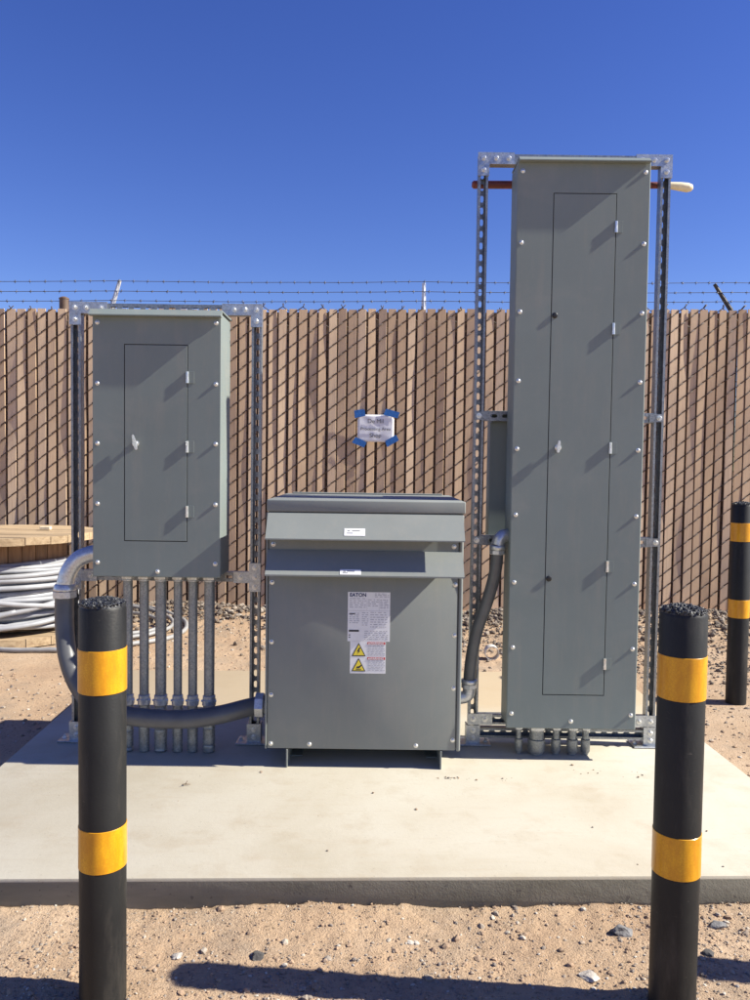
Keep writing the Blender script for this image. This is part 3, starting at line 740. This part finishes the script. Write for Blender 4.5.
# ------------------------------------------------------------------ fence
FYY = 7.0
SL = .0185                                           # the site falls slightly to the left along the fence
def ftop(x): return 2.548 + SL * x
fe = thing('fence', 'tall brown slatted chain link fence topped with three strands of barbed wire', 'fence', (0, FYY, GZ))
PITCH = .0858; NS = 150; x_start = -NS / 2 * PITCH
bm = bmesh.new(); rs_ = random.Random(11)
for i in range(NS):
    xc = x_start + (i + .5) * PITCH + rs_.uniform(-.004, .004); w_ = .0354 + rs_.uniform(-.003, .002)
    tw0 = rs_.gauss(.03, .04); zt = ftop(xc) + rs_.uniform(-.005, .005); ph = rs_.random() * 50
    nz = 22; prev = None
    bow = rs_.uniform(.006, .009)
    for k in range(nz + 1):
        z = -.13 + (zt + .13) * k / nz
        tw = tw0 + .13 * noise.noise((ph, z * .9, 0)) + .06 * noise.noise((xc * .9, z * .8, 5))
        oy = .009 * noise.noise((ph, z * 1.3, 9))
        row = []
        for u, d in ((-1, bow), (-.94, 0), (.94, 0), (1, bow)):
            lx, ly = u * w_, d
            row.append(bm.verts.new((xc + lx * math.cos(tw) - ly * math.sin(tw), FYY + oy + lx * math.sin(tw) + ly * math.cos(tw), z)))
        if prev:
            for q in range(3):
                bm.faces.new((prev[q], prev[q + 1], row[q + 1], row[q]))
        prev = row
for i in range(NS + 1):                              # added dark strips behind the gaps, their colour standing in for shade
    xc = x_start + i * PITCH; zt = ftop(xc) - .02
    box(bm, xc - .022, xc + .022, FYY + .034, FYY + .036, -.13, zt)
o = obj('slat_panel', bm, M['slat'], fe); o.data.materials.append(M['slat_gap_dark'])
for p in o.data.polygons:
    if p.center.y > .0332: p.material_index = 1
bm = bmesh.new(); hz = .0665; 
for i in range(NS + 1):
    xa = x_start + i * PITCH - PITCH / 2
    pts = []; zt = ftop(xa) + .035; k = 0; z = -.1 + ((i % 2) * 0)
    z0 = -.1 + (i * hz) % (2 * hz)
    while True:
        z = z0 + k * hz
        if z > zt: break
        pts.append((xa + (PITCH + .006 if k % 2 else -.006), FYY + (-.016 if False else 0), z, k)); k += 1
    poly = []
    for a, d in zip(pts, pts[1:]):
        yy = -.0095 if a[3] % 2 == 0 else .030        # front runs up to the right, back runs up to the left
        ax, az, bx_, bz_ = a[0], a[2], d[0], d[2]
        poly.append((ax + (bx_ - ax) * .06, FYY + yy * .75, az + (bz_ - az) * .06)); poly.append(((ax + bx_) / 2, FYY + yy, (az + bz_) / 2)); poly.append((ax + (bx_ - ax) * .94, FYY + yy * .75, az + (bz_ - az) * .94))
    e_ = pts[-1]; poly.append((e_[0] + random.uniform(-.01, .02), FYY - .01, e_[2] + .02))
    tube(bm, poly, .0042, 5, True)
obj('wire_mesh', bm, M['wire'], fe)
def fpost(x, top, r, mat, y=FYY + .065):
    bm = bmesh.new(); lathe(bm, (x, y, 0), [(r, -.2), (r, top - .012), (r + .003, top - .01), (r + .003, top), (r * .5, top + .012)], 'z', 18); return obj('post', bm, mat, fe, 40)
px_ = [-5.0, -2.30, .406, 3.14, 5.85]
for x in px_: fpost(x, ftop(x) - .02, .03, M['post_dark'])
fpost(-2.70, ftop(-2.70) + .10, .040, M['post_dark'], FYY + .05)
tips = {-2.30: (-2.228, 2.765), .406: (.404, 2.795), 3.14: (2.985, 2.842), -5.0: (-4.93, 2.73), 5.85: (5.78, 2.85)}
for x in px_:
    tx, tz = tips[x]; mt = M['arm_dark'] if x > 2 else M['arm_light']
    y = FYY + .062
    bm = bmesh.new(); tube(bm, [(x, y, ftop(x) - .05), (x, y, ftop(x) + .01), (tx, y, tz)], [.026, .022, .016], 8); obj('barb_arm', bm, mt, fe, 40)
for k, (zz, sg) in enumerate(((.252, .02), (.166, .016), (.085, .018))):
    bm = bmesh.new(); rw = random.Random(40 + k)
    def wz(x):
        j = max(0, min(3, sum(1 for p in px_ if p < x) - 1)); f_ = (x - px_[j]) / (px_[j + 1] - px_[j])
        return ftop(x) + zz - sg * 4 * f_ * (1 - f_) * .5 - .004 + .003 * noise.noise((x * 2, k, 0))
    n_ = 260; pp = [(-6.3 + 12.6 * i / n_, FYY + .045, wz(-6.3 + 12.6 * i / n_)) for i in range(n_ + 1)]
    tube(bm, pp, .0027, 5)
    x = -6.2 + rw.random() * .1
    while x < 6.2:
        z = wz(x); a = rw.random() * 3.14
        for aa in (a, a + 1.4):
            d = Vector((rw.uniform(-.25, .25), math.cos(aa), math.sin(aa))) * .017
            tube(bm, [Vector((x, FYY + .045, z)) - d, Vector((x + .004, FYY + .045, z)) + d], .002, 4)
        tube(bm, [(x - .009, FYY + .045, z), (x + .012, FYY + .045, z)], .0042, 6)
        x += .127 + rw.uniform(-.01, .01)
    obj('barbed_wire', bm, M['barb'], fe)

fe.rotation_euler.z = rad(2.0)
# paper notice taped to the fence
sg = thing('paper_sign', 'white paper notice taped to the slatted fence above the transformer', 'sign', (0, FYY - .03, 1.39))
pw, ph_, zc, yp = .158, .118, 1.518, FYY - .031
bm = bmesh.new(); nx, nzz = 16, 12; cc = .035
def py_(x, z): return yp + .004 * noise.noise((x * 14, z * 14, 3))
gr_ = []
for j in range(nzz + 1):
    row = []
    for i in range(nx + 1):
        x = -pw + 2 * pw * i / nx; z = -ph_ + 2 * ph_ * j / nzz
        d = (abs(x) - (pw - cc)) + (abs(z) - (ph_ - cc))
        if abs(x) > pw - cc and abs(z) > ph_ - cc and d > cc:
            k_ = (d - cc) / 2; x -= math.copysign(k_, x); z -= math.copysign(k_, z)
        row.append(bm.verts.new((x - .002, py_(x, z), zc + z)))
    gr_.append(row)
for a, d in zip(gr_, gr_[1:]):
    for i in range(nx):
        f = bm.faces.new((a[i], a[i + 1], d[i + 1], d[i])); f.smooth = True
ret = bmesh.ops.extrude_face_region(bm, geom=bm.faces[:])
for e in ret['geom']:
    if isinstance(e, bmesh.types.BMVert): e.co.y += .0008
pp_ = obj('paper', bm, M['paper'], sg)
bm = bmesh.new()
for s, z in (('De Mil', .045), ('Processing Area', -.018), ('Shop', -.078)): text(bm, s, .052 if len(s) < 9 else .040, -.004, yp - .006, zc + z, 'CENTER', .0)
obj('lettering', bm, M['ink_paper'], pp_)
for tx, tz, w_, hh, ro in ((-.142, .128, .050, .034, .25), (.135, .130, .068, .030, -.2), (-.140, -.122, .060, .030, -.35), (.140, -.108, .062, .030, .6)):
    bm = bmesh.new(); rt = random.Random(int(tx * 1000 + tz * 10)); t = bmesh.new()
    prism(t, [(-w_, -hh * rt.uniform(.7, 1)), (w_ * .9, -hh), (w_, hh * rt.uniform(.6, 1)), (w_ * .3, hh * .9), (-w_ * .8, hh)], -.0012, 0)
    merge(bm, t, Matrix.Translation((tx - .002, yp - .0065, zc + tz)) @ Matrix.Rotation(-ro, 4, 'Y')); obj('tape', bm, M['bluetape'], sg)

# ------------------------------------------------------------------ cable reel
rc = Vector((-2.74, 5.94, GZ + .012)); rl_ = thing('cable_reel', 'weathered wooden cable reel lying on its flange with gray cable wound round it', 'cable reel', rc)
def flange(z0, z1, R_, mat):
    # planks clipped to a disc
    bm = bmesh.new(); npl = 11; w_ = 2 * R_ / npl
    for i in range(npl):
        a = -R_ + i * w_ + .002; d = a + w_ - .004; pts = []
        n_ = 10
        for q in range(n_ + 1):
            yy = a + (d - a) * q / n_; pts.append((math.sqrt(max(1e-6, R_ * R_ - yy * yy)), yy))
        for q in range(n_, -1, -1):
            yy = a + (d - a) * q / n_; pts.append((-math.sqrt(max(1e-6, R_ * R_ - yy * yy)), yy))
        dz = random.uniform(-.003, .003)
        lo = [bm.verts.new((rc.x + x, rc.y + y, rc.z + z0 + dz)) for x, y in pts]; hi = [bm.verts.new((rc.x + x, rc.y + y, rc.z + z1 + dz)) for x, y in pts]
        bm.faces.new(lo[::-1]); bm.faces.new(hi)
        for q in range(len(pts)): bm.faces.new((lo[q], lo[(q + 1) % len(pts)], hi[(q + 1) % len(pts)], hi[q]))
    return obj('flange', bm, mat, rl_)
flange(0, .06, .64, M['wood_top']); flange(.70, .752, .64, M['wood_top'])
bm = bmesh.new()
for i in range(28):
    a0, a1 = 2 * math.pi * i / 28 + .006, 2 * math.pi * (i + 1) / 28 - .006
    q = [(.42, a0), (.42, a1), (.385, a1), (.385, a0)]
    lo = [bm.verts.new((rc.x + r * math.cos(a), rc.y + r * math.sin(a), rc.z + .0705)) for r, a in q]; hi = [bm.verts.new((rc.x + r * math.cos(a), rc.y + r * math.sin(a), rc.z + .6995)) for r, a in q]
    bm.faces.new(lo[::-1]); bm.faces.new(hi)
    for k in range(4): bm.faces.new((lo[k], lo[(k + 1) % 4], hi[(k + 1) % 4], hi[k]))
obj('drum', bm, M['wood_drum'], rl_)
for nm, R0, n_turn, z0, z1, sd in (('cable_winding', .445, 12, .095, .56, 1), ('cable_winding', .485, 11, .095, .53, 2), ('cable_winding', .525, 7, .10, .48, 3)):
    bm = bmesh.new(); pts = []; n_ = n_turn * 40; rq = random.Random(sd)
    tl = [(rq.uniform(-.045, .045), rq.uniform(0, 6.28)) for _ in range(n_turn + 2)]
    for i in range(n_ + 1):
        a = 2 * math.pi * i / 40; k = i / 40; ki = int(k); f_ = k - ki
        t0, t1 = tl[ki], tl[min(ki + 1, n_turn + 1)]
        dz = (t0[0] * math.sin(a + t0[1])) * (1 - f_) + (t1[0] * math.sin(a + t1[1])) * f_
        z = z0 + (z1 - z0) * i / n_ + dz; z = max(.09, z)
        r = R0 + .012 * noise.noise((a * .3, sd * 9, 0))
        pts.append((rc.x + r * math.cos(a), rc.y + r * math.sin(a), rc.z + z))
    tube(bm, pts, .0188, 8); obj(nm, bm, M['cable'], rl_)
for k, (a0, a1, za, zb) in enumerate(((-165, -20, .30, .10), (-150, 5, .16, .34), (-140, 20, .44, .20), (-120, 10, .12, .22), (-170, -60, .10, .24))):
    bm = bmesh.new(); pts = []
    for i in range(41):
        a = rad(a0 + (a1 - a0) * i / 40); e_ = math.sin(math.pi * i / 40); r = .545 + .02 * e_ + .006 * k
        pts.append((rc.x + r * math.cos(a), rc.y + r * math.sin(a), rc.z + za + (zb - za) * i / 40 - .03 * e_))
    tube(bm, pts, .0185, 8); obj('cable_winding', bm, M['cable'], rl_)
bm = bmesh.new(); tube(bm, [(-.70, 2.925, .004), (-.69, 2.92, .007), (-.672, 2.925, .005)], [.0015, .002, .001], 6); tube(bm, [(-.69, 2.92, .006), (-.684, 2.93, .016)], .0012, 5); tube(bm, [(-.692, 2.92, .006), (-.70, 2.912, .009)], .0012, 5)
o = obj('twig', bm, M['post_dark']); tag(o, 'tiny dark twig lying on the pale concrete pad in front of the conduit loop', 'twig')
bm = bmesh.new(); box(bm, -2.53, -2.45, 6.02, 6.06, rc.z + .756, rc.z + .782, .004)
o = obj('wood_scrap', bm, M['stick_white']); tag(o, 'small pale wood scrap lying on the top flange of the cable reel', 'wood scrap')
# slack cable on the ground
bm = bmesh.new()
def gcirc(cx, cy, rx, ry, a0, a1, dz, n_=70): return [(cx + rx * math.cos(rad(a0 + (a1 - a0) * i / n_)), cy + ry * math.sin(rad(a0 + (a1 - a0) * i / n_)), 0, dz) for i in range(n_ + 1)]
for args, r in ((( -2.35, 6.02, .92, .70, -170, 95, .018), .017), ((-2.55, 6.10, 1.0, .62, -60, 60, .03), .015), ((-2.45, 6.02, .86, .46, -40, 75, .05), .015)):
    pts = [(x, y, ground_z(x, y) + d + .008 * noise.noise((x * 3, y * 3, 1))) for x, y, _, d in gcirc(*args)]
    tube(bm, pts, r, 8)
o = obj('slack_cable', bm, M['cable_dark']); tag(o, 'loose loops of gray cable lying on the dirt beside the wooden reel', 'cable')

# short pipe end on the dirt by the fence, and a stick behind the tall frame
pz = ground_z(.80, 5.35)
bm = bmesh.new(); lathe(bm, (.795, 5.28, pz + .046), [(.048, 0), (.048, .07), (.0425, .07), (.0425, 0)], 'y', 28, True, True)
o = obj('pipe', bm, M['pvc'], None, 40); tag(o, 'short ring of pale plastic pipe standing end on in the rubble behind the dark conduit', 'pipe')
st = thing('wooden_handle', 'old red tool handle with a pale tip laid across behind the tall strut frame', 'tool handle', (.85, FY2 + W / 2 + .0175, 2.405))
yy = FY2 + W / 2 + .0175
bm = bmesh.new(); tube(bm, [(.395, yy, 2.4), (.402, yy, 2.4), (.62, yy, 2.402), (1.20, yy, 2.408)], [.010, .0165, .0165, .0135], 14); obj('shaft', bm, M['stick_red'], st, 40)
bm = bmesh.new(); tube(bm, [(1.2002, yy, 2.408), (1.24, yy, 2.4075), (1.28, yy, 2.404), (1.315, yy, 2.400), (1.332, yy, 2.399), (1.337, yy, 2.399)], [.0125, .0145, .018, .0195, .014, .006], 14); obj('tip', bm, M['stick_white'], st, 60)

# ------------------------------------------------------------------ light, sky, camera
sun_dir = Vector((1, -.085, .815)).normalized()
el_ = math.asin(sun_dir.z); az = math.atan2(sun_dir.x, sun_dir.y)
sd = bpy.data.lights.new('sun', 'SUN'); sd.energy = 5.0; sd.angle = rad(.53); sd.color = (1, .95, .82)
so = bpy.data.objects.new('sun', sd); C.objects.link(so); so.rotation_euler = sun_dir.to_track_quat('Z', 'Y').to_euler()
w = bpy.data.worlds.new('World'); scn.world = w; w.use_nodes = True; nt = w.node_tree
bg = nt.nodes['Background']; sky = nt.nodes.new('ShaderNodeTexSky'); sky.sky_type = 'NISHITA'; sky.sun_disc = False
sky.sun_elevation = el_; sky.sun_rotation = az; sky.altitude = 900; sky.air_density = 1.0; sky.dust_density = .15; sky.ozone_density = 3.0
hs = nt.nodes.new('ShaderNodeHueSaturation'); hs.inputs['Saturation'].default_value = 1.25; hs.inputs['Hue'].default_value = .526
nt.links.new(sky.outputs['Color'], hs.inputs['Color']); nt.links.new(hs.outputs['Color'], bg.inputs['Color']); bg.inputs['Strength'].default_value = .077
cam = bpy.data.cameras.new('camera'); cam.sensor_fit = 'HORIZONTAL'; cam.sensor_width = 36; cam.lens = 38.4; cam.clip_start = .05; cam.clip_end = 2000
co = bpy.data.objects.new('camera', cam); C.objects.link(co)
co.matrix_world = Matrix.Translation((0, 0, 1.2)) @ Matrix.Rotation(rad(90) - math.atan(35 / 800), 4, 'X') @ Matrix.Rotation(rad(.78), 4, 'Z')
scn.camera = co
vs = scn.view_settings; vs.view_transform = 'Standard'; vs.look = 'None'; vs.exposure = 1.0; vs.gamma = 1; vs.use_curve_mapping = False
scn.render.engine = 'CYCLES'
